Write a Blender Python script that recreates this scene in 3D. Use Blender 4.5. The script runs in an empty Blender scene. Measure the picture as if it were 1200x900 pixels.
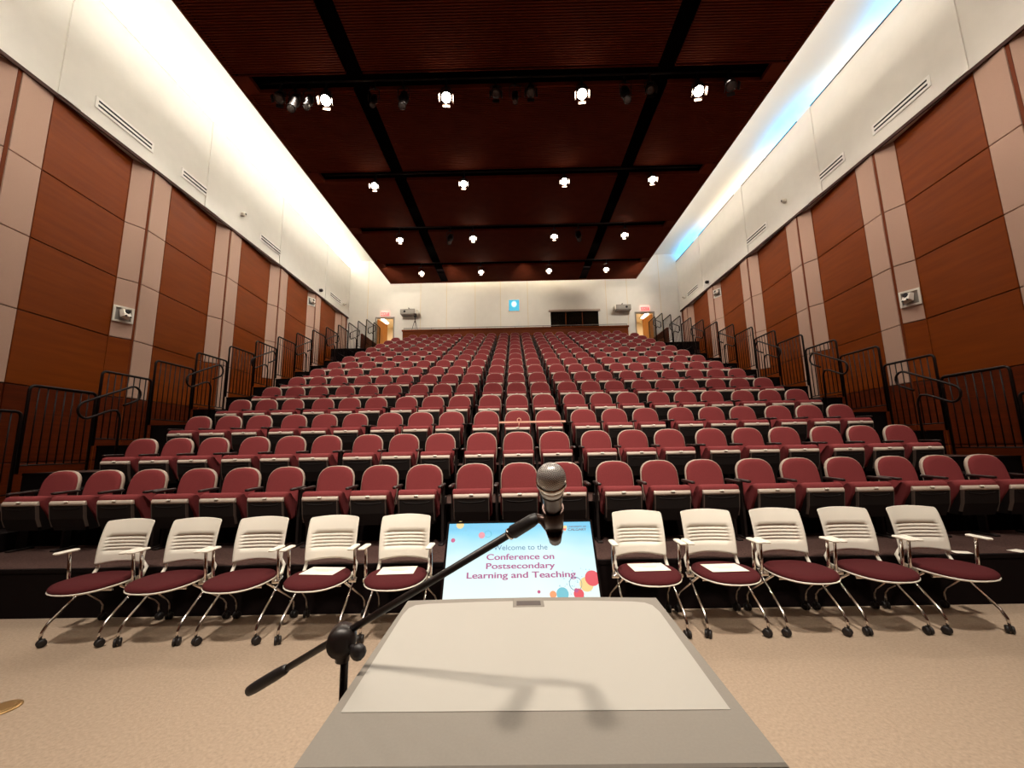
import bpy, math, random
from mathutils import Vector, Matrix
random.seed(4)
S = bpy.context.scene
C = S.collection
PI = math.pi

# ------------------------------------------------------------------ camera
F, P, Y, RO = 476.76, 0.1534, -0.0080, -0.0183
fw = Vector((math.sin(Y)*math.cos(P), math.cos(Y)*math.cos(P), math.sin(P)))
r0 = Vector((math.cos(Y), -math.sin(Y), 0)); u0 = r0.cross(fw)
rt = r0*math.cos(RO)+u0*math.sin(RO); up = -r0*math.sin(RO)+u0*math.cos(RO)
cd = bpy.data.cameras.new('camera'); cam = bpy.data.objects.new('camera', cd); C.objects.link(cam)
cd.sensor_width = 36; cd.lens = 36*F/1200; cd.clip_start = 0.02; cd.clip_end = 200
m = Matrix.Identity(4)
for i in range(3):
    m[i][0] = rt[i]; m[i][1] = up[i]; m[i][2] = -fw[i]
m[0][3], m[1][3], m[2][3] = 0, 0, 1.5
cam.matrix_world = m
S.camera = cam
# ------------------------------------------------------------------ world, exposure
w = bpy.data.worlds.new('world'); S.world = w; w.use_nodes = True
w.node_tree.nodes['Background'].inputs[0].default_value = (1, .85, .75, 1)
w.node_tree.nodes['Background'].inputs[1].default_value = 0.02
S.view_settings.view_transform = 'Standard'; S.view_settings.look = 'None'
S.view_settings.gamma = 1; S.view_settings.exposure = 0.7
S.view_settings.use_curve_mapping = False

# ------------------------------------------------------------------ lamps
def area(loc, direction, sx, sy, power, col):
    d = bpy.data.lights.new('area_light', 'AREA'); d.shape = 'RECTANGLE'; d.size = sx; d.size_y = sy
    d.energy = power; d.color = col
    o = bpy.data.objects.new('area_light', d); C.objects.link(o); o.location = loc
    # size_y runs along the hall (world Y) for lights that face up or down, size_x along world X for lights that face the rear wall
    z = -Vector(direction).normalized()
    if abs(z.y) < .7: y = Vector((0, 1, 0)); x = y.cross(z).normalized(); y = z.cross(x)
    else: x = Vector((1, 0, 0)); y = z.cross(x).normalized(); x = y.cross(z)
    o.rotation_euler = Matrix((x, y, z)).transposed().to_euler()
    return o
def spot(loc, target, power, col, ang=60, rad=.06, blend=.6):
    d = bpy.data.lights.new('spot_light', 'SPOT'); d.energy = power; d.color = col
    d.spot_size = math.radians(ang); d.spot_blend = blend; d.shadow_soft_size = rad
    o = bpy.data.objects.new('spot_light', d); C.objects.link(o); o.location = loc
    o.rotation_euler = (Vector(target)-Vector(loc)).to_track_quat('-Z', 'Y').to_euler()
    return o
WARM = (1, .90, .77); WHITE = (1, .95, .86); COOL = (.86, .95, 1); BLUE = (.04, .45, 1); AMBER = (1, .78, .45); GOLD = (1, .86, .64)
COVE = 44      # W per metre of cove strip
def cove(side, y0, y1, col, k=1.0):
    # strip lying in the trough behind the top of the side wall, shining up
    area((side*9.42, (y0+y1)/2, 11.33), (-side*.25, 0, 1), .22, y1-y0, COVE*(y1-y0)*k, col)
for a, b, c_, k in ((-4, 4, WHITE, .35), (4, 9, WHITE, .45), (9, 14, WHITE, .55), (14, 21, WHITE, .6)):
    cove(-1, a, b, c_, k)
for a, b, c_, k in ((-4, 4, WARM, .12), (4, 6.8, GOLD, .055), (7.0, 8.9, BLUE, .17), (9.1, 10.7, GOLD, .055), (10.8, 13.2, BLUE, .20),
                    (13.5, 18.2, GOLD, .08), (18.4, 21, BLUE, .20)):
    cove(1, a, b, c_, k)
# strips lying on top of the raft along its edges, lighting the white ceiling
for sd, col, k in ((-1, WHITE, .72), (1, (1, .91, .80), .60)):
    area((sd*5.6, 8, 10.52), (sd*.12, 0, 1), .3, 23, 900*k, col)
area((-1.9, 19.3, 10.5), (0, 1, .15), 1.6, .4, 22, AMBER)
area((2.0, 19.3, 10.5), (0, 1, .15), 1.6, .4, 22, AMBER)
area((0, 19.3, 10.5), (0, 1, .5), 9, .4, 60, WARM)
# unseen spots without fixtures over stage and seats, lighting seats and floor chairs
for x in (-4.4, -1.5, 1.6, 4.4):
    spot((x, 1.8, 9.8), (x*1.05, 9.0, 2.0), 620, WARM, 62, .22, .9)
    spot((x, 5.0, 9.8), (x*1.05, 14.0, 4.6), 620, WARM, 62, .22, .9)
for x in (-1.6, 1.7):
    spot((x, -.7, 9.8), (x*1.1, 4.2, .4), 2100, WARM, 62, .34, .8)
for y in (8.15, 11.45, 14.65, 17.85):  # downlights added to brighten the seats, no lamp bodies
    for x in (-4.9, -2.0, 2.0, 4.9):
        spot((x, y, 9.9), (x, y+.3, 0), 120, WARM, 80, .12, .9)

# unseen spots added to brighten side and back walls, from raft edges and last gap
for sd in (-1, 1):
    for y in (2.2, 5.4, 8.6, 11.8, 15.0, 18.2):
        spot((sd*5.6, y, 9.85), (sd*9.1, y+.6, 5.4), 225 if sd < 0 else 235, (1, .9, .80) if sd > 0 else (1, .94, .84), 100, .25, 1.0)
for x in (-6.1, -3.0, .5, 6.1):
    spot((x, 17.7, 9.7), (x*.9+.2, 21.3, 8.7), 165, (1, .90, .75), 80, .2, 1.0)

# ------------------------------------------------------------------ materials
def mat(name, col, rough=.6, metal=0, noise=0, nscale=20, bump=0, bscale=200, coat=0, spec=.5, stretch=None, col2=None):
    m = bpy.data.materials.new(name); m.use_nodes = True
    nt = m.node_tree; b = nt.nodes['Principled BSDF']
    b.inputs['Base Color'].default_value = (*col, 1); b.inputs['Roughness'].default_value = rough
    b.inputs['Metallic'].default_value = metal; b.inputs['Specular IOR Level'].default_value = spec
    b.inputs['Coat Weight'].default_value = coat; b.inputs['Coat Roughness'].default_value = .25
    tc = nt.nodes.new('ShaderNodeTexCoord'); mp = nt.nodes.new('ShaderNodeMapping')
    nt.links.new(tc.outputs['Object'], mp.inputs[0])
    if stretch: mp.inputs['Scale'].default_value = stretch
    if noise or col2:
        n = nt.nodes.new('ShaderNodeTexNoise'); n.inputs['Scale'].default_value = nscale; n.inputs['Detail'].default_value = 5
        nt.links.new(mp.outputs[0], n.inputs['Vector'])
        r = nt.nodes.new('ShaderNodeValToRGB'); r.color_ramp.elements[0].position = .3; r.color_ramp.elements[1].position = .7
        c2 = col2 if col2 else tuple(min(1, c*(1+noise)) for c in col)
        c1 = tuple(c*(1-noise) for c in col) if not col2 else col
        r.color_ramp.elements[0].color = (*c1, 1); r.color_ramp.elements[1].color = (*c2, 1)
        nt.links.new(n.outputs['Fac'], r.inputs[0]); nt.links.new(r.outputs[0], b.inputs['Base Color'])
    if bump:
        n2 = nt.nodes.new('ShaderNodeTexNoise'); n2.inputs['Scale'].default_value = bscale; n2.inputs['Detail'].default_value = 3
        nt.links.new(mp.outputs[0], n2.inputs['Vector'])
        bp = nt.nodes.new('ShaderNodeBump'); bp.inputs['Strength'].default_value = bump; bp.inputs['Distance'].default_value = .01
        nt.links.new(n2.outputs['Fac'], bp.inputs['Height']); nt.links.new(bp.outputs[0], b.inputs['Normal'])
    return m
def emit(name, col, s, base=(0.02, .02, .02)):
    m = bpy.data.materials.new(name); m.use_nodes = True; b = m.node_tree.nodes['Principled BSDF']
    b.inputs['Base Color'].default_value = (*base, 1)
    b.inputs['Emission Color'].default_value = (*col, 1); b.inputs['Emission Strength'].default_value = s
    return m
M = dict(
    floor=mat('beige_carpet', (.37, .280, .207), .95, noise=.13, nscale=55, bump=.5, bscale=300, spec=.1),
    tier=mat('dark_carpet', (.075, .042, .036), .95, noise=.35, nscale=60, bump=.5, bscale=300, spec=.1),
    black=mat('black_riser', (.004, .0016, .0015), .85, spec=.1),
    white=mat('white_plaster', (.80, .765, .70), .9, noise=.02, nscale=3, bump=.08, bscale=60, spec=.2),
    ceil=mat('white_ceiling', (.85, .83, .78), .9, spec=.2),
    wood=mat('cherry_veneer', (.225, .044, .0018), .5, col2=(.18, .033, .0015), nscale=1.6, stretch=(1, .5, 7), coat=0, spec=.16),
    wood_low=mat('low_wood_dark_red', (.125, .019, .003), .5, col2=(.08, .012, .002), nscale=1.6, stretch=(1, .5, 12), spec=.12),  # wood tone, darker and redder, for the lowest panel rows and end parapets
    woodd=mat('dark_cherry', (.16, .030, .004), .55, spec=.15),
    beige=mat('beige_fabric_panel', (.53, .345, .265), .95, noise=.10, nscale=240, bump=.3, bscale=400, spec=.1),
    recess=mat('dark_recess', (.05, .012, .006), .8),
    slat=mat('brown_slat', (.135, .024, .008), .85, noise=.1, nscale=3, spec=.1),
    void=mat('black_void', (.004, .0018, .0016), .9, spec=.05),
    maroon=mat('maroon_seat_fabric', (.20, .034, .036), .9, noise=.16, nscale=150, bump=.35, bscale=500, spec=.2),
    maroond=mat('dark_maroon_fabric', (.075, .012, .014), .95, noise=.15, nscale=200, bump=.3, bscale=600, spec=.15),
    shell=mat('beige_seat_plastic', (.40, .31, .25), .5),
    edge=mat('pan_sheen_brown', (.09, .062, .05), .5),  # plastic sheen put into the colour, for the pan sides
    lip=mat('pale_seat_plastic', (.52, .43, .36), .45),
    pan=mat('charcoal_seat_plastic', (.008, .005, .0045), .6, spec=.25),
    arm=mat('dark_armrest', (.020, .008, .007), .35),
    steel=mat('dark_steel', (.018, .011, .010), .5, metal=.4),
    rail=mat('dark_rail_metal', (.007, .0022, .0018), .5, spec=.25),
    chrome=mat('chrome', (.75, .70, .66), .16, metal=1),
    plastic=mat('offwhite_plastic', (.80, .75, .66), .5),
    white_paint=mat('white_paint', (.93, .90, .85), .6),
    rubber=mat('black_rubber', (.010, .007, .007), .5),
    blackm=mat('black_metal', (.012, .007, .006), .4, metal=.2),
    gun=mat('gunmetal', (.06, .035, .028), .32, metal=.7),
    lectern=mat('grey_laminate', (.205, .183, .157), .6, noise=.03, nscale=200, spec=.3),
    inset=mat('light_laminate', (.36, .338, .302), .42, spec=.35),
    slot=mat('dark_grey_metal', (.06, .045, .042), .5, metal=.1),
    paper=mat('white_paper', (.85, .80, .70), .9),
    grey=mat('grey_metal', (.28, .25, .22), .5),
    brass=mat('brass', (.45, .28, .12), .4, metal=.8),
    door=mat('orange_door_veneer', (.52, .20, .03), .45, noise=.15, nscale=6, stretch=(1, 1, .2)),
    cream=mat('cream_wall', (.75, .62, .42), .9),
    lens=emit('lamp_lens', (1, .86, .66), 60),
    deadlens=mat('unlit_lens', (.10, .09, .085), .25, metal=.2),
    tube=emit('fluorescent_tube', (1, .95, .82), 9),
    exit=emit('exit_red', (1, .05, .05), 2.2),
    exitbody=emit('exit_housing', (1, .35, .30), .55, (.7, .6, .55)),
    exitlet=emit('exit_letters', (1, .02, .03), 2.0),
    ribbon=mat('peach_ribbon', (.75, .42, .30), .7),
    black_slot=mat('slot_black', (.004, .003, .003), .8),
    glass=mat('dark_glass', (.04, .03, .02), .1, spec=.12),
)
g = M['glass'].node_tree.nodes['Principled BSDF']; g.inputs['Transmission Weight'].default_value = .75; g.inputs['IOR'].default_value = 1.2
# microphone grille: woven wire look
gm = mat('wire_grille', (.62, .57, .54), .3, metal=.4)
M['grille'] = gm

# ------------------------------------------------------------------ mesh helpers
class MB:
    def __init__(s): s.v = []; s.f = []; s.smooth = []
    def add(s, vs, fs, smooth=False, mtx=None):
        n = len(s.v)
        for v in vs: s.v.append(tuple(mtx @ Vector(v)) if mtx else tuple(v))
        for f in fs: s.f.append([i+n for i in f]); s.smooth.append(smooth)
        return s
    def box(s, x0, x1, y0, y1, z0, z1, mtx=None):
        vs = [(x, y, z) for z in (z0, z1) for y in (y0, y1) for x in (x0, x1)]
        return s.add(vs, [(0, 2, 3, 1), (4, 5, 7, 6), (0, 1, 5, 4), (2, 6, 7, 3), (0, 4, 6, 2), (1, 3, 7, 5)], False, mtx)
    def rbox(s, x0, x1, y0, y1, z0, z1, r, mtx=None, seg=2):
        # box with rounded edges (superellipsoid style rings along z)
        def ring(ins, z):
            out = []
            rr = max(r-ins, .0005)
            for cx, cy, a0 in ((x1-r, y1-r, 0), (x0+r, y1-r, 90), (x0+r, y0+r, 180), (x1-r, y0+r, 270)):
                for k in range(seg+1):
                    a = math.radians(a0+90*k/seg); out.append((cx+rr*math.cos(a), cy+rr*math.sin(a), z))
            return out
        rings = []
        for k in range(seg+1):
            a = PI/2*k/seg; rings.append(ring(r*(1-math.sin(a)), z0+r*(1-math.cos(a))))
        for k in range(seg+1):
            a = PI/2*(1-k/seg); rings.append(ring(r*(1-math.sin(a)), z1-r*(1-math.cos(a))))
        return s.loft(rings, True, mtx)
    def loft(s, rings, smooth=True, mtx=None, caps=True):
        n = len(rings[0]); vs = [p for q in rings for p in q]; fs = []
        for i in range(len(rings)-1):
            for j in range(n):
                a = i*n+j; b_ = i*n+(j+1) % n; fs.append((a, b_, b_+n, a+n))
        s.add(vs, fs, smooth, mtx)
        if caps:
            m_ = len(s.v)-len(vs)
            s.f.append([m_+k for k in range(n)][::-1]); s.smooth.append(False)
            s.f.append([m_+(len(rings)-1)*n+k for k in range(n)]); s.smooth.append(False)
        return s
    def tube(s, path, r, n=8, closed=False, mtx=None):
        pts = [Vector(p) for p in path]; rings = []; N = len(pts); prev = None
        for i, p in enumerate(pts):
            if closed: t = pts[(i+1) % N]-pts[i-1]
            else: t = pts[min(i+1, N-1)]-pts[max(i-1, 0)]
            t.normalize()
            if prev is None:
                a = Vector((0, 0, 1)) if abs(t.z) < .9 else Vector((1, 0, 0)); u = t.cross(a).normalized()
            else: u = (prev-t*prev.dot(t)).normalized()
            prev = u; v_ = t.cross(u)
            rr = r[i] if isinstance(r, (list, tuple)) else r
            rings.append([tuple(p+(u*math.cos(2*PI*k/n)+v_*math.sin(2*PI*k/n))*rr) for k in range(n)])
        if closed: rings.append(rings[0])
        return s.loft(rings, True, mtx, not closed)
    def lathe(s, prof, n=20, mtx=None):
        return s.loft([[(r*math.cos(2*PI*k/n), r*math.sin(2*PI*k/n), z) for k in range(n)] for r, z in prof], True, mtx)
    def prism(s, outline, t0, t1, mtx=None):
        # outline in (x, z); extruded along y
        n = len(outline)
        return s.loft([[(x, t0, z) for x, z in outline], [(x, t1, z) for x, z in outline]], False, mtx)
    def mesh(s, name, mt):
        me = bpy.data.meshes.new(name); me.from_pydata(s.v, [], s.f); me.materials.append(M[mt] if isinstance(mt, str) else mt)
        for p, sm in zip(me.polygons, s.smooth): p.use_smooth = sm
        bb = bmesh_fix(me)
        return me
    def build(s, name, mt, parent=None, loc=None, **k):
        return obj(name, s.mesh(name, mt), parent, loc, **k)
import bmesh
def bmesh_fix(me):
    bm = bmesh.new(); bm.from_mesh(me); bmesh.ops.recalc_face_normals(bm, faces=bm.faces); bm.to_mesh(me); bm.free()
def obj(name, me, parent=None, loc=None, label=None, cat=None, group=None, kind=None, rot=None):
    o = bpy.data.objects.new(name, me); C.objects.link(o)
    if parent: o.parent = parent
    if loc is not None: o.location = loc
    if rot is not None: o.rotation_euler = rot
    if label: o['label'] = label
    if cat: o['category'] = cat
    if group: o['group'] = group
    if kind: o['kind'] = kind
    return o
def thing(name, label, cat, loc=(0, 0, 0), group=None, rot=None):
    return obj(name, None, None, loc, label, cat, group, None, rot)
def arc(cx, cz, r, a0, a1, n):
    return [(cx+r*math.cos(math.radians(a0+(a1-a0)*k/n)), cz+r*math.sin(math.radians(a0+(a1-a0)*k/n))) for k in range(n+1)]
ORD = ['zeroth', 'first', 'second', 'third', 'fourth', 'fifth', 'sixth', 'seventh', 'eighth', 'ninth', 'tenth', 'eleventh', 'twelfth',
       'thirteenth', 'fourteenth', 'fifteenth', 'sixteenth', 'seventeenth', 'eighteenth', 'nineteenth', 'twentieth', 'twenty-first']

# ------------------------------------------------------------------ dimensions
PITCH, RISE, Y1, Z1 = 1.0167, .4058, 4.03, .43       # tiers
YB, ZL, NROW = 21.3, 6.52, 15
def tier_y(k): return Y1+(k-1)*PITCH
def tier_z(k): return Z1+(k-1)*RISE
def floor_at(y):
    if y < Y1: return 0
    return tier_z(min(16, int((y-Y1)/PITCH)+1))

# ------------------------------------------------------------------ the setting
MB().box(-9.4, 9.4, -5, YB, -.2, 0).build('floor', 'floor', kind='structure')
for k in range(1, 17):
    TW = 7.30 if k < 16 else 9.36
    y0 = tier_y(k); y1 = tier_y(k+1) if k < 16 else YB+.05
    if k == 16: y0 = 19.78
    if k == 15: y1 = 19.78
    t = MB().box(-TW, TW, y0+.02, y1+.02, 0.002, tier_z(k)).build('seating_tier', 'tier', kind='structure')
    MB().box(-TW, TW, y0, y0+.02, tier_z(k-1) if k > 1 else 0, tier_z(k)-.03).build('riser_face', 'black', t)
    MB().box(-TW, TW, y0-.008, y0+.03, tier_z(k)-.03, tier_z(k)+.004).build('step_nosing', 'black', t)
    if 1 < k < 16:
        for sd in (-1, 1):
            a, b_ = sorted((sd*5.82, sd*6.68))
            MB().box(a, b_, y0-.5, y0, tier_z(k-1), tier_z(k-1)+RISE/2).build('half_step', 'black', t)

# side walls
MU0, BAY = .853, 2.8083      # first mullion, bay length
SEAMS = [(0.0, 1.37), (1.39, 2.78), (2.80, 4.15), (4.17, 5.56), (5.58, 6.96), (6.98, 8.615)]
PIL = [(3.2, 3.7), (7.03, 7.47), (10.9, 11.45), (14.7, 15.2), (18.5, 19.0)]
def slab(p0, p1, z0, z1, sd, mtn, name, par, th=.03):
    (x0, y0), (x1, y1) = p0, p1
    mb = MB()
    pts = [(sd*x0, y0), (sd*x1, y1), (sd*(x1+th), y1), (sd*(x0+th), y0)]
    c = .006
    inner = [(sd*(x0+(x1-x0)*c/max(.01, y1-y0)), y0+c), (sd*(x1-(x1-x0)*c/max(.01, y1-y0)), y1-c)]
    # bevelled front face
    v = [(*pts[0], z0), (*pts[1], z0), (*pts[1], z1), (*pts[0], z1)]
    fr = [(inner[0][0]-sd*.005, inner[0][1], z0+c), (inner[1][0]-sd*.005, inner[1][1], z0+c), (inner[1][0]-sd*.005, inner[1][1], z1-c), (inner[0][0]-sd*.005, inner[0][1], z1-c)]
    bk = [(*pts[3], z0), (*pts[2], z0), (*pts[2], z1), (*pts[3], z1)]
    mb.loft([bk, v, fr], False)
    return mb.build(name, mtn, par)
for sd, nm in ((-1, 'left'), (1, 'right')):
    mb = MB()
    a, b_ = sorted((sd*9.02, sd*9.24)); mb.box(a, b_, -5, YB, 8.64, 11.45)
    a, b_ = sorted((sd*9.66, sd*9.76)); mb.box(a, b_, -5, YB, 11.1, 11.9)
    a, b_ = sorted((sd*9.24, sd*9.70)); mb.box(a, b_, -5, YB, 11.10, 11.20)
    for y0, y1 in PIL:
        a, b_ = sorted((sd*8.995, sd*9.03)); mb.box(a, b_, y0, y1, 8.64, 11.449)
    wall = mb.build('wall_'+nm, 'white', kind='structure')
    a, b_ = sorted((sd*9.34, sd*9.44)); MB().box(a, b_, -5, YB, -.2, 8.66).build('wall_backing', 'recess', wall)
    a, b_ = sorted((sd*9.03, sd*9.34)); MB().box(a, b_, -5, YB, 8.625, 8.64).build('soffit', 'white', wall)
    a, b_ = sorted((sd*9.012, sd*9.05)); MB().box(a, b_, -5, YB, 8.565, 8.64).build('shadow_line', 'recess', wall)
    k = 0
    while MU0+k*BAY < YB:
        y0 = MU0+k*BAY; y1 = y0+BAY
        a, b_ = sorted((sd*9.055, sd*9.12))
        MB().box(a, b_, y0-.028, y0+.028, 0, 8.60).build('mullion', 'woodd', wall)
        def X(y):   # sawtooth
            t = (y-y0)/(BAY-.40)
            return 9.04+.19*min(t, 1) if y <= y1-.40 else 9.23-.19*(y-(y1-.40))/.40
        for z0, z1 in SEAMS:
            for tag_, ya, yb in (('b', y0+.035, y0+.575), ('w', y0+.59, y1-.415), ('a', y1-.40, y1-.035)):
                if ya > YB-.05: continue
                yb2 = min(yb, YB)
                fab = (tag_ == 'b' and z0 > 2.5) or (tag_ == 'a' and z0 > 4.1)
                slab((X(ya), ya), (X(yb2), yb2), z0, z1, sd, 'beige' if fab else ('wood' if z0 > 2.7 else 'wood_low'), 'fabric_panel' if fab else 'wood_panel', wall)
        if y1-.41 < YB:
            a, b_ = sorted((sd*(9.217), sd*9.26))
            MB().box(a, b_, y1-.412, y1-.398, 0, 8.60).build('edge_trim', 'wood', wall)
        k += 1
    # dark metal edges on top of the wall between the pilasters
    n = 0
    for q in range(len(PIL)):
        ya = PIL[q][1]+.02; yb = PIL[q+1][0]-.02 if q+1 < len(PIL) else YB-.02
        a, b_ = sorted((sd*(9.008 if sd < 0 else 8.99), sd*9.02))
        MB().box(a, b_, ya, yb, 11.436, 11.452).build('cove_edge', 'grey' if sd < 0 else 'steel', wall)
# ceiling, front wall behind the camera
MB().box(-9.8, 9.8, -5.2, YB+.3, 11.9, 12.0).build('ceiling', 'ceil', kind='structure')
MB().box(-9.8, 9.8, -5.2, -5, -.2, 12).build('wall_front', 'woodd', kind='structure')
# back wall with two doorways and the control room window
DL, DR, WN = (-7.55, -6.50), (6.55, 7.62), (1.96, 4.62)
DT, WB_, WT = 8.62, 7.30, 8.72
mb = MB()
for x0, x1, z0, z1 in ((-9.8, DL[0], 6, 12), (DL[0], DL[1], DT, 12), (DL[1], WN[0], 6, 12), (WN[0], WN[1], WT, 12), (WN[0], WN[1], 6, WB_),
                       (WN[1], DR[0], 6, 12), (DR[0], DR[1], DT, 12), (DR[1], 9.8, 6, 12)):
    mb.box(x0, x1, YB, YB+.15, z0, z1)
wb = mb.build('wall_back', 'white', kind='structure')
for x in (-8.0, -5.1, -3.67, -2.1, -.72, .77, 5.05, 6.2, 8.0):
    MB().box(x-.012, x+.012, YB-.006, YB+.01, ZL, 11.88).build('wall_joint', 'cream', wb)
for x in (DL, DR):
    for k_, x0 in enumerate(x):
        pass
n = 0
for d, hinge, sg in ((DL, DL[0], 1), (DR, DR[1], -1)):
    n += 1
    fr = MB()
    fr.box(d[0], d[0]+.06, YB-.03, YB+.16, ZL, DT).box(d[1]-.06, d[1], YB-.03, YB+.16, ZL, DT).box(d[0], d[1], YB-.03, YB+.16, DT-.06, DT)
    df = fr.build('door_%d' % n, 'grey', kind='structure')
    # leaf standing open into the corridor
    L = MB().box(0, .98, -.025, .025, 0, 2.02)
    ang = math.radians(77)
    lf = L.build('door_leaf', 'door', df, (hinge+sg*.06, YB+.2, ZL+.01), rot=(0, 0, ang if sg > 0 else PI-ang))
    h = MB(); h.tube([(.88, -.03, 1.0), (.88, -.08, 1.0), (.77, -.08, 1.0)], .012); h.tube([(.88, .03, 1.0), (.88, .08, 1.0), (.77, .08, 1.0)], .012)
    h.build('door_handle', 'chrome', lf)
    # corridor behind
    cx0, cx1 = d[0]-.35, d[1]+.35
    co = MB(); co.box(cx0-.1, cx0, YB+.15, 24.3, 6.3, 9.2).box(cx1, cx1+.1, YB+.15, 24.3, 6.3, 9.2).box(cx0, cx1, 24.2, 24.3, 6.3, 9.2).box(cx0, cx1, YB+.15, 24.3, 8.86, 9.2)
    co = co.build('corridor_wall', 'cream', kind='structure')
    MB().box(cx0, cx1, YB+.15, 24.3, 6.3, ZL).build('corridor_floor', 'tier', co)
    cx = (d[0]+d[1])/2-sg*.42
    li = thing('ceiling_light', 'long fluorescent light seen through the %s rear doorway' % ('left' if sg > 0 else 'right'), 'light', (cx, 22.4, 8.86), 'corridor lights')
    MB().box(-.11, .11, -.62, .62, -.05, 0).build('housing', 'plastic', li)
    MB().rbox(-.08, .08, -.6, .6, -.10, -.045, .02).build('diffuser', 'tube', li)
    area((cx, 22.4, 8.72), (0, 0, -1), .2, 1.2, 30, (1, .9, .7))
    # exit sign above each doorway
    ex = thing('exit_sign', 'red exit sign above the %s rear doorway' % ('left' if sg > 0 else 'right'), 'sign', ((d[0]+d[1])/2+.02, YB-.03, 8.66), 'exit signs')
    MB().rbox(-.25, .25, -.05, .02, 0, .30, .012).build('housing', 'exitbody', ex)
    MB().rbox(-.22, .22, -.058, -.05, .02, .20, .003).build('panel', 'exit', ex)
# writing helper
def text_mesh(name, s, width, mt, parent, loc, rot=(0, 0, 0), bold=0, height=None, thick=.001):
    cu = bpy.data.curves.new(name, 'FONT'); cu.body = s; cu.align_x = 'CENTER'; cu.extrude = .004; cu.offset = bold*.25
    to = bpy.data.objects.new(name, cu); C.objects.link(to)
    bpy.context.view_layer.update()
    me = bpy.data.meshes.new_from_object(to.evaluated_get(bpy.context.evaluated_depsgraph_get()))
    bpy.data.objects.remove(to)
    xs = [v.co.x for v in me.vertices]; ys = [v.co.y for v in me.vertices]
    sx = width/(max(xs)-min(xs)); sy = sx if height is None else height/(max(ys)-min(ys)); cx = (max(xs)+min(xs))/2
    for v in me.vertices: v.co = ((v.co.x-cx)*sx, v.co.y*sy, v.co.z*thick/.004)
    if bold:
        bm = bmesh.new()
        for d in (-1, 0, 1):
            n0 = len(bm.verts); bm.from_mesh(me); bm.verts.ensure_lookup_table()
            for v in bm.verts[n0:]: v.co.x += d*bold*.06; v.co.z += d*.00012; v.co.y += d*bold*.012
        bm.to_mesh(me); bm.free()
    me.materials.clear(); me.materials.append(M[mt] if isinstance(mt, str) else mt)
    return obj(name, me, parent, loc, rot=rot)
for o in [o for o in C.objects if o.name.startswith('exit_sign')]:
    text_mesh('lettering', 'EXIT', .34, 'plastic', o, (0, -.061, .05), (PI/2, 0, 0), .02, .12)

# control room window
wn = MB()
wn.box(WN[0]-.05, WN[0]+.03, YB-.03, YB+.14, WB_, WT+.04).box(WN[1]-.03, WN[1]+.05, YB-.03, YB+.14, WB_, WT+.04).box(WN[0], WN[1], YB-.03, YB+.14, WB_-.03, WB_+.03)
wn = wn.build('window_1', 'white', kind='structure')
MB().rbox(WN[0]-.07, WN[1]+.07, YB-.10, YB+.02, WT-.02, WT+.10, .02).build('blind_box', 'shell', wn)
for x in (2.82, 3.72): MB().box(x-.02, x+.02, YB+.04, YB+.08, WB_, WT).build('mullion', 'woodd', wn)
for x0, x1 in ((1.99, 2.80), (2.84, 3.70), (3.74, 4.59)):
    MB().box(x0, x1, YB+.05, YB+.06, WB_+.03, WT).build('pane', 'glass', wn)
for a in ((1.3, 1.4, YB+.15, 23.6, 6.4, 9.2), (5.2, 5.3, YB+.15, 23.6, 6.4, 9.2), (1.4, 5.2, 23.5, 23.6, 6.4, 9.2), (1.4, 5.2, YB+.15, 23.5, 9.1, 9.2), (1.4, 5.2, YB+.15, 23.5, 6.4, 6.5)):
    MB().box(*a).build('control_room_wall', 'recess', kind='structure')
dk = thing('control_desk', 'dark desk inside the control room window', 'desk', (3.3, 22.0, 6.503))
MB().box(-1.6, 1.6, -.35, .35, .98, 1.03).build('desktop', 'black', dk)
for x in (-1.5, 1.5): MB().box(x-.03, x+.03, -.3, .3, 0, .98).build('leg', 'black', dk)
for q, (x, wd) in enumerate(((3.78, .15), (4.08, .13), (4.36, .12))):
    t = thing('small_monitor', ['leftmost', 'middle', 'rightmost'][q]+' small pale screen behind the control room window', 'screen', (x, 21.9, 7.74), 'control room screens')
    MB().box(-.05, .05, -.04, .04, -.207, -.19).box(-.012, .012, -.01, .01, -.19, .2).build('stand', 'black', t)
    MB().rbox(-wd, wd, -.02, .01, .14, .36, .008).build('housing', 'black', t)
    MB().box(-wd+.02, wd-.02, -.026, -.02, .16, .34).build('screen', emit('pale_screen', (1, .9, .7), .8), t)
# half wall behind the last row, with a thin rail
hw = MB().box(-5.62, 5.72, 19.78, 19.93, tier_z(15), 7.34).build('parapet', 'wood', label='low red-brown wooden wall behind the last row of seats', cat='parapet')
MB().rbox(-5.66, 5.76, 19.74, 20.0, 7.34, 7.42, .012).build('cap', 'wood', hw)
rp = MB().tube([(-5.6, 19.9, 7.53), (5.7, 19.9, 7.53)], .018, 6)
for k in range(9): rp.tube([(-5.6+k*11.3/8, 19.9, 7.42), (-5.6+k*11.3/8, 19.9, 7.53)], .012, 6)
rp.build('top_rail', 'grey', hw)

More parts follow.
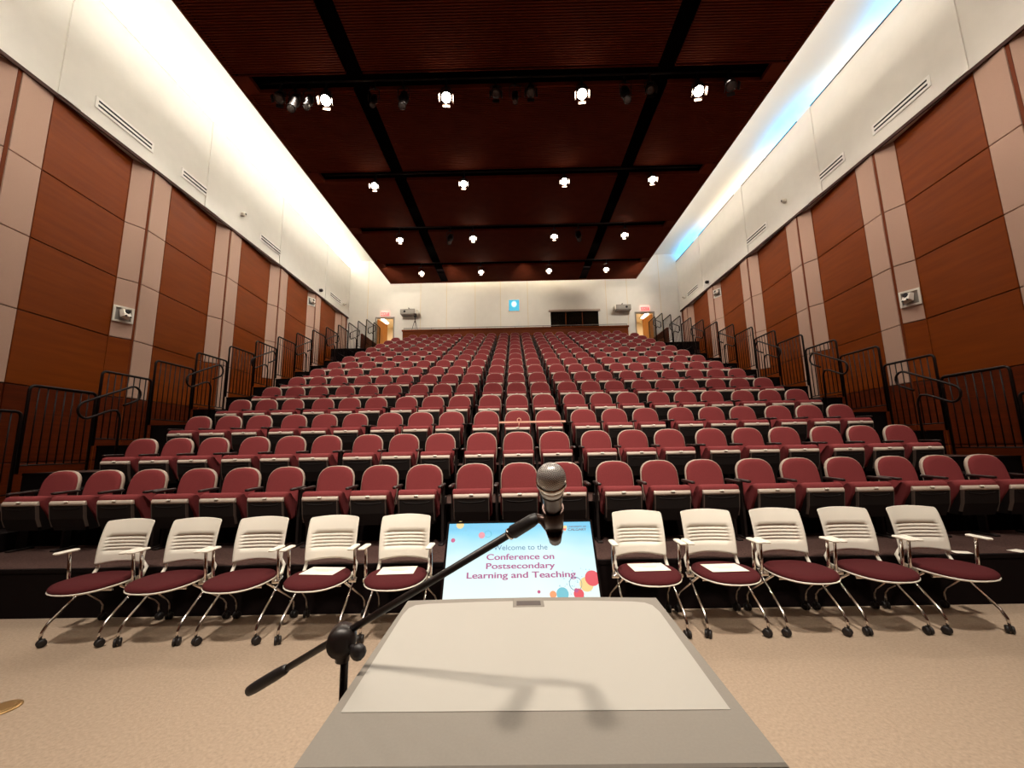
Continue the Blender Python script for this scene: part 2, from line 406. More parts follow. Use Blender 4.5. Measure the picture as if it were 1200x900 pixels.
# ------------------------------------------------------------------ suspended slatted ceiling
RZ = 9.95
XS = [(-6.3, -3.71), (-3.33, 3.37), (3.75, 6.3)]
YC = [8.25-3.2*k for k in range(4, 0, -1)]+[8.25, 11.56, 14.73, 17.85]
YS = []; a = -4.9
for yc in YC: YS.append((a, yc-.23)); a = yc+.23
YS.append((a, 19.9))
raft = MB().box(-6.2, 6.2, -4.9, 19.8, 10.40, 10.44).build('ceiling_raft', 'void', kind='structure')
for a in ((-6.22, -6.18, -4.9, 19.8), (6.18, 6.22, -4.9, 19.8), (-6.2, 6.2, 19.76, 19.8)): MB().box(*a, 9.96, 10.40).build('side_board', 'void', raft)
for x0, x1 in XS:
    for y0, y1 in YS:
        p = MB().box(x0, x1, y0, y1, RZ+.035, RZ+.10).build('ceiling_panel', 'void', raft)
        s_ = MB(); y = y0+.005
        while y+.034 <= y1:
            s_.box(x0, x1, y, y+.031, RZ, RZ+.0355); y += .0575
        s_.build('slats', 'slat', p, kind='stuff')
        MB().box(x0, x1, y0-.012, y0+.004, RZ-.004, RZ+.10).box(x0, x1, y1-.004, y1+.012, RZ-.004, RZ+.10).build('panel_edge', 'slat', p)
# rims that close the cross gaps at both raft edges, and the back fascia
for yc in YC:
    for sd in (-1, 1):
        a, b_ = sorted((sd*5.95, sd*6.3)); MB().box(a, b_, yc-.23, yc+.23, RZ, RZ+.1).build('rim', 'slat', raft)
for sd in (-1, 1):
    a, b_ = sorted((sd*6.3, sd*6.34)); MB().box(a, b_, -4.9, 19.94, RZ-.01, RZ+.11).build('fascia', 'woodd', raft)
MB().box(-6.34, 6.34, 19.9, 19.94, RZ-.01, RZ+.11).build('fascia', 'woodd', raft)
for sd, nm in ((-1, 'left'), (1, 'right')):
    a, b_ = sorted((sd*7.34, sd*7.42)); c_, d_ = sorted((sd*7.32, sd*7.44))
    o = MB().box(a, b_, 19.0, YB-.02, 0, 7.0).build('parapet', 'wood_low', label='low dark wooden wall at the top of the %s aisle beside the rear doorway' % nm, cat='parapet')
    MB().rbox(c_, d_, 18.98, YB-.02, 7.0, 7.04, .01).build('cap', 'wood', o)
# pipes in the gaps that carry the lamps
for yc in YC[3:]:
    MB().tube([(-5.9, yc+.12, RZ+.16), (5.9, yc+.12, RZ+.16)], .024, 8).build('lighting_pipe', 'blackm', label='black lighting pipe in the %s cross gap of the slatted ceiling' % ['nearest', 'second', 'third', 'fourth', 'farthest'][YC[3:].index(yc)], cat='pipe', group='lighting pipes')

# ------------------------------------------------------------------ stage lanterns
def Rlook(d):   # local -Z looks along d
    return Vector(d).to_track_quat('-Z', 'Y').to_matrix().to_4x4()
def lantern(loc, aim, label, group, lit, big=1.12, prof=False, dy=0.0):
    t = thing('stage_light', label, 'stage light', loc, group)
    R_ = Rlook(Vector(aim)-Vector(loc))
    hz = .42 if prof else .26
    hang = Matrix.Translation((0, dy, -hz))
    MM = hang @ R_ @ Matrix.Scale(big, 4)
    MB().tube([(-.13, dy, -hz), (-.13, dy*.5, -.14), (-.08, 0, -.09), (.08, 0, -.09), (.13, dy*.5, -.14), (.13, dy, -hz)], .011, 6).box(-.025, .025, -.03, .03, -.10, .16).build('yoke', 'blackm', t)
    if prof: h = MB().lathe([(.05, .30), (.085, .28), (.095, .05), (.07, .0), (.062, -.20), (.075, -.22), (.075, -.30)], 14, MM)
    else: h = MB().lathe([(.05, .16), (.10, .13), (.115, .02), (.115, -.10), (.105, -.105)], 16, MM)
    h.build('housing', 'blackm', t)
    zl = -.305 if prof else -.108
    rl = .066 if prof else .098
    MB().lathe([(rl, zl), (rl*.8, zl-.012), (rl*.3, zl-.02)], 16, MM).build('lens', 'lens' if lit else 'deadlens', t)
    if not prof:
        for q in (1, 2, 3):
            A = MM @ Matrix.Rotation(q*PI/2, 4, 'Z')
            o_ = MB()
            o_.loft([[(-.085, .115, -.10), (.085, .115, -.10), (.075, .150, -.205), (-.075, .150, -.205)], [(-.085, .118, -.10), (.085, .118, -.10), (.075, .153, -.205), (-.075, .153, -.205)]], False, A)
            o_.build('barn_door', 'blackm' if not lit else 'gun', t)
    return t, MM
rowy = [8.60, 11.82, 15.22, 18.40]
LP, LW = 0, []
names = ['nearest', 'second', 'third', 'farthest']
for r, y in enumerate(rowy):
    for q, x in enumerate([(-4.35, -1.5, 1.71, 4.44), (-4.31, -1.5, 1.67, 4.42), (-4.46, -1.56, 1.66, 4.43), (-4.33, -1.52, 1.70, 4.40)][r]):
        ys = [8.42, 11.72, 14.90, 18.02][r]; loc = (x, ys, RZ+.06)
        aim = (x*.62+[-.5, .2, -.2, .5][q], [2.0, 3.2, 4.5, 5.5][r], [.4, .8, 1.2, 1.6][r])
        t, MM = lantern(loc, aim, 'lit stage lantern with open flaps, %s from the left in the %s lamp row' % (ORD[q+1], names[r]), 'lit stage lanterns', True, big=[1.12, .95, .9, .85][r], dy=y-.12-ys)
        p = Vector(loc)+MM @ Vector((0, 0, -.16))
        spot(p, aim, [150, 90, 80, 70][r], WARM, 50, .07, .5)
dark = [(-5.42, 8.40, 0, 1.0), (-5.08, 8.40, 1, 1.25), (-4.74, 8.40, 1, 1.0), (-3.2, 8.40, 1, .9), (-2.5, 8.40, 1, 1.2), (-.32, 8.40, 0, 1.0), (.13, 8.40, 1, .9), (.5, 8.40, 0, 1.0),
        (2.72, 8.40, 1, 1.2), (3.3, 8.40, 0, .9), (5.15, 8.36, 0, 1.08)]
for q, (x, y, pf, sc_) in enumerate(dark):
    lantern((x, y, RZ+.06), (x*.7, 3.0, .5), 'unlit black %s lantern, %s unlit one from the left in the nearest lamp row' % ('profile' if pf else 'fresnel', ORD[q+1]), 'unlit stage lanterns', False, sc_, bool(pf))
lantern((-2.45, 14.88, RZ+.06), (-2, 8, 2), 'unlit black lantern left of centre in the third lamp row', 'unlit stage lanterns', False, 1.2, True)
lantern((2.6, 14.88, RZ+.06), (2, 8, 2), 'unlit black lantern right of centre in the third lamp row', 'unlit stage lanterns', False, 1.2, True)

# ------------------------------------------------------------------ auditorium seats
LEAN = .20
def back_outline(hw, ztop, zbot, n=12, taper=.0):
    # rounded-top shield; list of (x, z) counter clockwise
    pts = [(hw*.90, zbot), (hw*1.0, zbot+.16)]
    zc = ztop-.19
    for k in range(n+1):
        a = PI*k/n; c_, s_ = math.cos(a), math.sin(a)
        pts.append((hw*math.copysign(abs(c_)**.72, c_), zc+.19*abs(s_)**.80))
    pts += [(-hw*1.0, zbot+.16), (-hw*.90, zbot)]
    return pts
def lean(p): return (p[0], p[1]+LEAN*(p[2]-.885), p[2])
def seat_meshes():
    D = {}
    def ring(hw, zt, zb, y, n=12): return [lean((x, y, z)) for x, z in back_outline(hw, zt, zb, n)]
    mb = MB().loft([ring(.214, .880, .40, 0), ring(.220, .885, .395, -.018), ring(.219, .885, .40, -.040), ring(.211, .877, .41, -.044)], True)
    D['shell'] = mb.mesh('backrest_shell', 'shell')
    mb = MB().loft([ring(.2115, .8775, .413, -.040), ring(.2115, .8775, .413, -.050), ring(.205, .871, .42, -.061), ring(.190, .856, .435, -.068), ring(.17, .836, .455, -.071)], True)
    D['back'] = mb.mesh('backrest', 'maroon')
    # tipped-up seat: rings along x of a side profile (y, z)
    def sweep(prof, xs):
        return [[(x*(1), y, z) for y, z in pr] for x, pr in xs]
    cush = [(-.448, .560), (-.452, .585), (-.436, .612), (-.40, .624), (-.34, .612), (-.17, .49), (-.125, .40), (-.16, .31), (-.27, .30)]
    def shrink(pr, k):
        cy = sum(p[0] for p in pr)/len(pr); cz = sum(p[1] for p in pr)/len(pr)
        return [(cy+(y-cy)*k, cz+(z-cz)*(1-(1-k)*.35)) for y, z in pr]
    D['cushion'] = MB().loft([[(x, y, z) for y, z in shrink(cush, k)] for x, k in ((-.215, .55), (-.208, .85), (-.185, 1), (.185, 1), (.208, .85), (.215, .55))], True).mesh('seat_cushion', 'maroon')
    # plastic pan: dark front with a pale upper lip
    lip = [(-.425, .574), (-.452, .570), (-.466, .552), (-.464, .522), (-.42, .522)]
    D['lip'] = MB().loft([[(x, y, z) for y, z in shrink(lip, k)] for x, k in ((-.198, .5), (-.192, .9), (-.17, 1), (.17, 1), (.192, .9), (.198, .5))], True).mesh('pan_lip', 'lip')
    pan = MB()
    pan.loft([[(-.190, -.39, .524), (.190, -.39, .524), (.190, -.460, .524), (-.190, -.460, .524)],
              [(-.189, -.33, .38), (.189, -.33, .38), (.189, -.438, .38), (-.189, -.438, .38)],
              [(-.182, -.24, .25), (.182, -.24, .25), (.178, -.385, .25), (-.178, -.385, .25)]], False)
    # shallow raised curve below the lip
    pan.tube([(-.145, -.457, .500), (-.115, -.455, .488), (0, -.454, .480), (.115, -.455, .488), (.145, -.457, .500)], .005, 5)
    D['pan'] = pan.mesh('seat_pan', 'pan')
    D['side'] = {}
    for sx in (-1, 1):
        D['side'][sx] = MB().loft([[(sx*.193, y, z), (sx*.193, y+.035, z), (sx*.186, y+.035, z), (sx*.186, y, z)] for y, z in ((-.464, .524), (-.441, .38), (-.408, .29))], False).mesh('pan_sheen_edge', 'edge')  # lighter strips imitating sheen along both sides of the dark pan
    D['plate'] = MB().rbox(-.022, .022, -.014, 0, -.008, .008, .002, Matrix.Translation((0, -.462, .560)) @ Matrix.Rotation(-.5, 4, 'X')).mesh('number_plate', 'plastic')
    D['arm'] = MB().rbox(-.024, .024, -.37, -.08, .635, .665, .012, Matrix.Rotation(0.02, 4, 'X')).mesh('armrest', 'arm')
    D['leg'] = MB().box(-.014, .014, -.21, -.13, .01, .64).rbox(-.03, .03, -.30, -.05, 0, .02, .008).box(-.016, .016, -.17, -.01, .42, .50).mesh('support_leg', 'steel')
    return D
D = seat_meshes()
XC0, SP, GAP = .0256, .5285, .0714
def seat_x(i): return XC0+i*SP+((i+1)//3)*GAP
nrows_txt = ['front row']+[ORD[k]+' row' for k in range(2, 15)]+['rearmost row']
for k in range(1, NROW+1):
    rng = range(-10, 11) if k < 15 else range(-9, 10)
    for i in rng:
        pos = (i-rng[0])+1; n_ = len(rng)
        if i == 0: where = 'in the exact middle of'
        elif i < 0: where = ('at the left end of' if pos == 1 else ORD[pos]+' from the left in')
        else: where = ('at the right end of' if i == rng[-1] else ORD[n_-pos+1]+' from the right in')
        lab = 'tipped-up maroon auditorium seat %s the %s' % (where, nrows_txt[k-1])
        t = thing('auditorium_seat', lab, 'seat', (seat_x(i), 5.016+(k-1)*PITCH, tier_z(k)), 'maroon auditorium seats')
        obj('backrest_shell', D['shell'], t); obj('backrest', D['back'], t)
        obj('seat_cushion', D['cushion'], t)
        p = obj('seat_pan', D['pan'], t); obj('pan_lip', D['lip'], p)
        obj('number_plate', D['plate'], p); obj('pan_sheen_edge', D['side'][-1], p); obj('pan_sheen_edge', D['side'][1], p)
        ph = (i+1) % 3          # 0 first of three, 1 middle, 2 last
        xs = []
        if ph == 0 or i == rng[0]: xs.append(-.243)
        xs.append(.243 if (ph == 2 or i == rng[-1]) else SP/2)
        for x in xs:
            obj('armrest', D['arm'], t, (x, 0, 0)); obj('support_leg', D['leg'], t, (x, 0, 0))
# ribbon tied across two seats of the third row
ry = 5.016+2*PITCH-.475; rz = tier_z(3)+.655
rb = MB()
rb.box(-.27, .80, ry-.002, ry+.002, rz-.016, rz+.012)
rb = rb.build('ribbon', 'ribbon', label='pale peach ribbon tied across two middle seats of the third row', cat='ribbon')
MB().tube([(.05+.03*math.cos(a), ry-.006, rz+.03+.03*math.sin(a)) for a in [2*PI*k/10 for k in range(10)]], .007, 6, True).tube([(.05, ry-.006, rz+.01), (.045, ry-.008, rz-.09)], .006, 6).build('knot', 'ribbon', rb)
MB().rbox(.62, .655, -.003, .003, -.018, .018, .002).build('sticker', 'paper', None, (0, 4.955, tier_z(1)+.855),
    label='tiny white sticker on top of a front row backrest beside the microphone', cat='sticker')

# ------------------------------------------------------------------ aisle railings
RX = 7.22
def rail_frame():
    H, L, r = 1.30, .965, .07
    top = [(0, 0, -H)]
    pts = [(0, -H)]+[(r-r*math.cos(a), -r+r*math.sin(a)) for a in [0, PI/8, PI/4, 3*PI/8, PI/2]]+[(L-r+r*math.sin(a), -r+r*math.cos(a)) for a in [0, PI/8, PI/4, 3*PI/8, PI/2]]+[(L, -H)]
    return MB().tube([(0, y, z) for y, z in pts], .021, 8).tube([(0, 0, -H+.12), (0, L, -H+.12)], .012, 6).mesh('frame', 'rail')
FR = rail_frame(); BL = MB().tube([(0, 0, -1.18), (0, 0, -.01)], .0095, 6).mesh('baluster', 'rail')
for sd, nm in ((-1, 'left'), (1, 'right')):
    for k in range(-1, 15):
        y = 5.915+PITCH*k; z = 2.54+RISE*min(k, 13.4)
        t = thing('guard_railing', 'dark metal guard rail section, %s from the front along the %s aisle' % (ORD[k+2], nm), 'railing', (sd*RX, y, z-1.30), 'aisle guard rails')
        obj('frame', FR, t, (0, 0, 1.30))
        for q in range(7): obj('baluster', BL, t, (0, (q+1)*.965/8, 1.30))
# looped handrails
def loop_mesh():
    sl = math.atan2(.36, .77)
    def pt(u, v): return (0, u*math.cos(sl)-v*math.sin(sl), u*math.sin(sl)+v*math.cos(sl))
    R_ = .135; L = .84
    P_ = [pt(.60, -R_)]+[pt(L, -R_)]
    P_ += [pt(L+R_*math.sin(a), -R_*math.cos(a)) for a in [PI*k/8 for k in range(1, 8)]]
    P_ += [pt(L, R_), pt(L*.5, R_), pt(0, R_)]
    P_ += [pt(-R_*math.sin(a), R_*math.cos(a)) for a in [PI*k/8 for k in range(1, 8)]]
    P_ += [pt(0, -R_), pt(.22, -R_), pt(.36, -R_-.005)]
    e = pt(.46, -R_-.04); P_ += [e, (0, e[1]+.05, e[2]-.06), (0, e[1]+.075, e[2]-.14), (0, e[1]+.08, e[2]-.995)]
    return MB().tube(P_, .019, 8), (e[1]+.08, e[2]-.995)
LM, (py, pz) = loop_mesh(); LM = LM.mesh('handrail_loop', 'rail')
PLATE = MB().lathe([(.05, -.01), (.05, .01), (.02, .014)], 12).mesh('floor_flange', 'rail')
for sd, nm in ((-1, 'left'), (1, 'right')):
    for j in range(0, 7):
        y = 6.46+2*PITCH*j; z = 2.21+2*RISE*j
        t = thing('stair_handrail', 'looped dark tube handrail, %s from the front beside the %s aisle' % (ORD[j+1], nm), 'handrail', (sd*6.9, y, z), 'looped stair handrails')
        obj('rail', LM, t); obj('floor_flange', PLATE, t, (0, py, pz))

# ------------------------------------------------------------------ wall fittings
def grille(sd, y0, y1, idx):
    t = thing('air_grille', 'long white slotted air grille, %s from the front high on the %s wall' % (ORD[idx], 'left' if sd < 0 else 'right'), 'vent', (sd*9.02, (y0+y1)/2, 9.02), 'slotted wall grilles')
    L = (y1-y0)/2; a, b_ = sorted((0, -sd*.02))
    MB().box(a, b_, -L-.04, L+.04, -.045, .215).build('frame', 'white_paint', t)
    for z in (.015, .115):
        a, b_ = sorted((-sd*.02, -sd*.024)); MB().box(a, b_, -L+.02, L-.02, z, z+.042).build('slot', 'black_slot', t)
for i_, (a, b_) in enumerate(((7.75, 9.1), (10.05, 11.4), (13.5, 14.85), (18.9, 20.2))):
    grille(-1, a, b_, i_+1); grille(1, a, b_, i_+1)
def wall_speaker(sd, y, z, s_, lab):
    s_ = .19
    t = thing('wall_speaker', lab, 'speaker', (sd*9.15, y, z), 'boxed wall speakers', rot=(0, 0, sd*math.radians(25.4)))
    fr = MB()
    for a, b_, c_, d_ in ((-s_, s_, -s_, -s_*.78), (-s_, s_, s_*.78, s_), (-s_, -s_*.78, -s_*.78, s_*.78), (s_*.78, s_, -s_*.78, s_*.78)):
        x0, x1 = sorted((0, -sd*.045)); fr.box(x0, x1, a, b_, c_, d_)
    fr.build('frame', 'plastic', t)
    x0, x1 = sorted((sd*.01, -sd*.012)); MB().box(x0, x1, -s_*.8, s_*.8, -s_*.8, s_*.8).build('back_plate', 'grey', t)
    A = Matrix.Translation((-sd*.05, 0, -.005)) @ Matrix.Rotation(sd*.42, 4, 'Y') @ Matrix.Rotation(sd*-.35, 4, 'Z')
    b = MB().loft([[(0, -s_*.5, -s_*.6), (0, s_*.5, -s_*.6), (0, s_*.5, s_*.5), (0, -s_*.5, s_*.5)],
                   [(-sd*.11, -s_*.42, -s_*.55), (-sd*.11, s_*.42, -s_*.55), (-sd*.09, s_*.38, s_*.42), (-sd*.09, -s_*.38, s_*.42)]], False, A)
    bo = b.build('speaker_box', 'plastic', t)
    AA = A @ Matrix.Translation((-sd*.112, 0, 0)) @ Matrix.Rotation(PI/2, 4, 'Y')
    MB().lathe([(.055, -.012), (.05, .012), (.02, .014)], 14, AA @ Matrix.Translation((-.03, 0, 0))).build('tweeter', 'black_slot', bo)
    for yy in (-.05, .05): MB().lathe([(.02, -.01), (.018, .012)], 8, AA @ Matrix.Translation((.11, yy, 0))).build('port', 'black_slot', bo)
m2 = MU0+BAY*3
for sd, nm in ((-1, 'left'), (1, 'right')):
    wall_speaker(sd, m2-.215, 4.72, .26, 'white boxed speaker low on the nearer part of the %s wall' % nm)
    wall_speaker(sd, MU0+BAY*6-.215, 8.14, .24, 'white boxed speaker high at the far end of the %s wall' % nm)
def small_cam(sd, y, z, mt, lab):
    t = thing('wall_camera', lab, 'camera', (sd*9.02, y, z), 'small wall cameras')
    x0, x1 = sorted((0, -sd*.03)); MB().rbox(x0, x1, -.05, .05, -.06, .06, .01).build('bracket', mt, t)
    A = Matrix.Translation((-sd*.09, 0, 0)) @ Matrix.Rotation(-sd*PI/2, 4, 'Y')
    MB().lathe([(.045, -.06), (.075, -.04), (.075, .03), (.05, .06)], 12, A).build('housing', mt, t)
    MB().lathe([(.035, .058), (.02, .07)], 10, A).build('lens', 'black_slot', t)
small_cam(-1, 12.45, 9.33, 'plastic', 'small white camera on the white wall left, between the grilles')
small_cam(1, 12.4, 9.33, 'plastic', 'small white camera on the white wall right, between the grilles')
small_cam(-1, 20.5, 9.1, 'plastic', 'small white camera at the far end of the left wall')
small_cam(1, 20.5, 9.1, 'plastic', 'small white camera at the far end of the right wall')
small_cam(-1, 17.95, 8.86, 'blackm', 'small black camera just above the wood on the left wall')
small_cam(1, 17.95, 8.86, 'blackm', 'small black camera just above the wood on the right wall')
# projectors on the rear wall
for x, lab in ((-5.68, 'grey projector box on the rear wall right of the left doorway'), (5.85, 'grey projector box on the rear wall left of the right doorway')):
    t = thing('projector', lab, 'projector', (x, YB, 8.60), 'rear wall projectors')
    sg = 1 if x > 0 else -1
    MB().rbox(-.40, .40, -.50, -.06, 0, .30, .03).build('body', 'grey', t)
    MB().box(-.06, .06, -.28, 0, .30, .34).tube([(0, -.25, .3), (0, -.25, .44), (0, 0, .44)], .02, 6).build('bracket', 'gun', t)
    MB().rbox(sg*-.44-.05, sg*-.44+.05, -.46, -.12, .03, .28, .02).build('end_cap', 'plastic', t)
    MB().lathe([(.06, 0), (.055, .03), (.03, .035)], 12, Matrix.Translation((sg*.15, -.50, .15)) @ Matrix.Rotation(PI/2, 4, 'X')).build('lens', 'black_slot', t)
# glowing screen on the rear wall
mm = emit('cyan_screen', (.10, .62, .85), 1.3)
nt = mm.node_tree; tc = nt.nodes.new('ShaderNodeTexCoord'); mp = nt.nodes.new('ShaderNodeMapping'); mp.inputs['Location'].default_value = (0, 0, -.36); mp.inputs['Scale'].default_value = (6.2, 0, 5.2)
ln = nt.nodes.new('ShaderNodeVectorMath'); ln.operation = 'LENGTH'; rr_ = nt.nodes.new('ShaderNodeValToRGB')
rr_.color_ramp.elements[0].position = .55; rr_.color_ramp.elements[0].color = (.55, .95, 1, 1); rr_.color_ramp.elements[1].position = 1; rr_.color_ramp.elements[1].color = (.01, .24, .34, 1)
nt.links.new(tc.outputs['Object'], mp.inputs[0]); nt.links.new(mp.outputs[0], ln.inputs[0]); nt.links.new(ln.outputs['Value'], rr_.inputs[0])
nt.links.new(rr_.outputs[0], nt.nodes['Principled BSDF'].inputs['Emission Color'])
t = thing('wall_screen', 'small glowing cyan screen high in the middle of the rear wall', 'screen', (.02, YB-.02, 9.12))
MB().rbox(-.31, .31, -.03, .02, -.34, .34, .01).build('frame', 'plastic', t)
MB().box(-.28, .28, -.034, -.03, -.31, .31).build('screen', mm, t)
# camera tripod standing on the parapet
t = thing('camera_tripod', 'small black camera tripod on the low wall in front of the left projector', 'tripod', (-5.02, 19.87, 7.42))
for q in range(3):
    a = PI/2+q*2*PI/3
    MB().tube([(.03*math.cos(a), .03*math.sin(a), .48), (.16*math.cos(a), .115*math.sin(a), .01)], [.016, .010], 6).build('leg', 'blackm' if q else 'grey', t)
MB().tube([(0, 0, .40), (0, 0, .70)], .022, 8).build('centre_column', 'blackm', t)
MB().rbox(-.07, .07, -.10, .10, .70, .86, .02).build('camera_body', 'blackm', t)
MB().lathe([(.045, 0), (.05, .10), (.04, .10)], 10, Matrix.Translation((0, -.08, .78)) @ Matrix.Rotation(PI/2, 4, 'X')).build('camera_lens', 'gun', t)

# ------------------------------------------------------------------ nesting chairs on the floor
def sheet(fn, nu, nv, th, holes=lambda i, j: False):
    mb = MB(); idx = {}
    def P_(i, j, s_):
        key = (i, j, s_)
        if key not in idx:
            x, y, z = fn(i/nu, j/nv); idx[key] = len(mb.v); mb.v.append((x, y+(th/2 if s_ else -th/2), z))
        return idx[key]
    solid = lambda i, j: 0 <= i < nu and 0 <= j < nv and not holes(i, j)
    for i in range(nu):
        for j in range(nv):
            if not solid(i, j): continue
            mb.f.append([P_(i, j, 0), P_(i+1, j, 0), P_(i+1, j+1, 0), P_(i, j+1, 0)]); mb.smooth.append(True)
            mb.f.append([P_(i, j, 1), P_(i, j+1, 1), P_(i+1, j+1, 1), P_(i+1, j, 1)]); mb.smooth.append(True)
            for (di, dj, a, b_) in ((-1, 0, (i, j), (i, j+1)), (1, 0, (i+1, j), (i+1, j+1)), (0, -1, (i, j), (i+1, j)), (0, 1, (i, j+1), (i+1, j+1))):
                if not solid(i+di, j+dj):
                    mb.f.append([P_(*a, 0), P_(*b_, 0), P_(*b_, 1), P_(*a, 1)]); mb.smooth.append(False)
    return mb
def chair_meshes():
    K = {}
    zs = []      # row heights of the back grid, narrow rows are slots
    edges = [.525, .545, .565, .60, .6415, .6445, .6695, .6725, .6975, .7005, .7255, .7285, .7535, .7565, .80, .84, .87, .89, .900, .905]
    nv = len(edges)-1
    slots = {j for j in range(nv) if edges[j+1]-edges[j] < .0035 and edges[j] < .80}
    us = [0, .03, .08, .16, .24, .34, .44, .56, .66, .76, .84, .92, .97, 1]; nu = len(us)-1
    def fn(u, v):
        j = v*nv; j0 = min(int(round(j)), nv); z = edges[j0]
        uu = us[min(int(round(u*nu)), nu)]*2-1
        hw = .224-.004*((z-.72)/.2)**2
        if z > .885: hw -= .012*((z-.885)/.02)**2
        x = uu*hw
        top = .012*uu*uu*max(0, (z-.85)/.055)
        if z < .57: z += .02*(1-uu*uu)   # arched lower edge
        y = .205+.16*(z-.53)/.38*.45+.045*(1-uu*uu)-.02
        y += .02*((z-.7)/.2)**2
        return (x, y, z-top)
    K['back'] = sheet(fn, nu, nv, (.007), lambda i, j: j in slots and 2 <= i <= nu-3).mesh('backrest', 'plastic')
    def sq(hx, hy0, hy1, z, n=28, e=.42):
        out = []
        for k in range(n):
            a = 2*PI*k/n; c_, s_ = math.cos(a), math.sin(a)
            x = hx*math.copysign(abs(c_)**(2*e), c_); yy = math.copysign(abs(s_)**(2*e), s_)
            y = (hy1 if yy > 0 else hy0)*abs(yy)*(1 if yy > 0 else -1)
            out.append((x, y, z-.014*max(0, -y/.25)**2))
        return out
    K['seat'] = MB().loft([sq(.225, .235, .215, .432), sq(.243, .255, .235, .440), sq(.246, .258, .238, .455), sq(.235, .247, .228, .470), sq(.20, .21, .20, .478), sq(.10, .10, .10, .479)], True).mesh('seat_cushion', 'maroond')
    K['shell'] = MB().loft([sq(.16, .17, .17, .412), sq(.225, .235, .22, .421), sq(.248, .260, .238, .434), sq(.248, .260, .238, .438), sq(.24, .25, .23, .445)], True).mesh('seat_shell', 'plastic')
    fl = lambda sx: MB().tube([(sx*.235, -.14, .075), (sx*.235, -.135, .11), (sx*.233, -.10, .165), (sx*.225, .22, .405)], [.011]*4, 8)
    rl = lambda sx: MB().tube([(sx*.262, .37, .075), (sx*.262, .368, .14), (sx*.255, .33, .19), (sx*.20, .03, .405)], [.010]*4, 8)
    K['fl'] = {s_: fl(s_).mesh('front_leg', 'chrome') for s_ in (-1, 1)}
    K['rl'] = {s_: rl(s_).mesh('rear_leg', 'chrome') for s_ in (-1, 1)}
    K['bar'] = MB().tube([(-.21, -.05, .402), (.21, -.05, .402)], .011, 8).tube([(-.225, .21, .402), (.225, .21, .402)], .011, 8).mesh('cross_bar', 'chrome')
    K['brk'] = {}
    for s_ in (-1, 1): K['brk'][s_] = MB().tube([(s_*.20, .10, .418), (s_*.225, .20, .44), (s_*.222, .235, .50), (s_*.205, .212, .56)], [.014, .015, .014, .010], 8).mesh('back_bracket', 'plastic')
    K['pad'] = MB().rbox(-.026, .026, -.085, .095, .678, .698, .011, None, 3).mesh('arm_pad', 'plastic')
    K['post'] = MB().tube([(0, .06, .41), (0, .05, .47), (0, .03, .682)], [.013, .014, .011], 8).rbox(-.045, .02, .03, .09, .395, .425, .008).mesh('arm_post', 'chrome')
    K['postR'] = MB().tube([(0, .06, .41), (0, .05, .47), (0, .03, .682)], [.013, .014, .011], 8).rbox(-.02, .045, .03, .09, .395, .425, .008).mesh('arm_post', 'chrome')
    c = MB()
    for s_ in (-1, 1):
        c.lathe([(.012, -.010), (.028, -.009), (.031, 0), (.028, .009), (.012, .010)], 16, Matrix.Translation((s_*.015, .01, .031)) @ Matrix.Rotation(PI/2, 4, 'Y'))
    c.rbox(-.006, .006, -.012, .03, .02, .062, .004).tube([(0, 0, .05), (0, 0, .085)], .009, 8)
    K['caster'] = c.mesh('caster', 'rubber')
    return K
K = chair_meshes()
CX = [-3.56, -2.94, -2.32, -1.67, -1.02, 1.075, 1.70, 2.32, 2.94, 3.56]
side_txt = ['at the far left end of the floor row', 'second from the left end of the floor row', 'third from the left end of the floor row',
            'holding a sheet, second to the left of the monitor', 'holding a sheet, directly left of the monitor', 'holding a sheet, directly right of the monitor',
            'holding a sheet, second to the right of the monitor', 'third from the right end of the floor row', 'second from the right end of the floor row', 'at the far right end of the floor row']
for q, x in enumerate(CX):
    t = thing('rolling_chair', 'white-backed rolling chair with maroon seat, '+side_txt[q], 'chair', (x, 3.585, 0), 'white-backed rolling chairs', rot=(0, 0, random.uniform(-.02, .02)))
    obj('seat_cushion', K['seat'], t); obj('seat_shell', K['shell'], t); obj('backrest', K['back'], t)
    obj('cross_bar', K['bar'], t)
    for s_ in (-1, 1):
        obj('back_bracket', K['brk'][s_], t); obj('front_leg', K['fl'][s_], t); obj('rear_leg', K['rl'][s_], t)
        p = obj('arm_post', K['post'] if s_ > 0 else K['postR'], t, (s_*.278, 0, 0)); obj('arm_pad', K['pad'], p)
        obj('caster', K['caster'], t, (s_*.235, -.14, 0), rot=(0, 0, random.uniform(-.7, .7)))
        obj('caster', K['caster'], t, (s_*.262, .37, 0), rot=(0, 0, random.uniform(-.4, .4)))
# sheets of paper on four seats and on the first tier
for q, (x, y, a) in enumerate(((-1.68, 3.70, -.10), (-1.03, 3.68, .06), (1.09, 3.66, .04), (1.70, 3.61, .03))):
    sh = MB().box(-.15, .15, -.108, .108, 0, .0012)
    o = sh.build('paper_sheet', 'paper', None, (x, y-.03, .4805), rot=(0, 0, a), label='white paper sheet on the maroon seat %s' % ['second to the left of the monitor', 'directly left of the monitor', 'directly right of the monitor', 'second to the right of the monitor'][q], cat='paper', group='paper sheets on the chairs')
    for k in range(2): MB().box(-.08+.03*k, .08-.02*k, .02-.03*k, .026-.03*k, .0012, .0016).build('printed_line', 'grey', o)
for q, (x, y, a) in enumerate(((4.22, 4.12, -.3), (4.78, 4.14, .25))):
    MB().box(-.07, .07, -.05, .05, 0, .0015).build('paper_note', 'paper', None, (x, y, Z1+.0005), rot=(0, 0, a), label='small white paper note on the first tier, %s of the two at right' % ['left', 'right'][q], cat='paper', group='paper notes on the first tier')
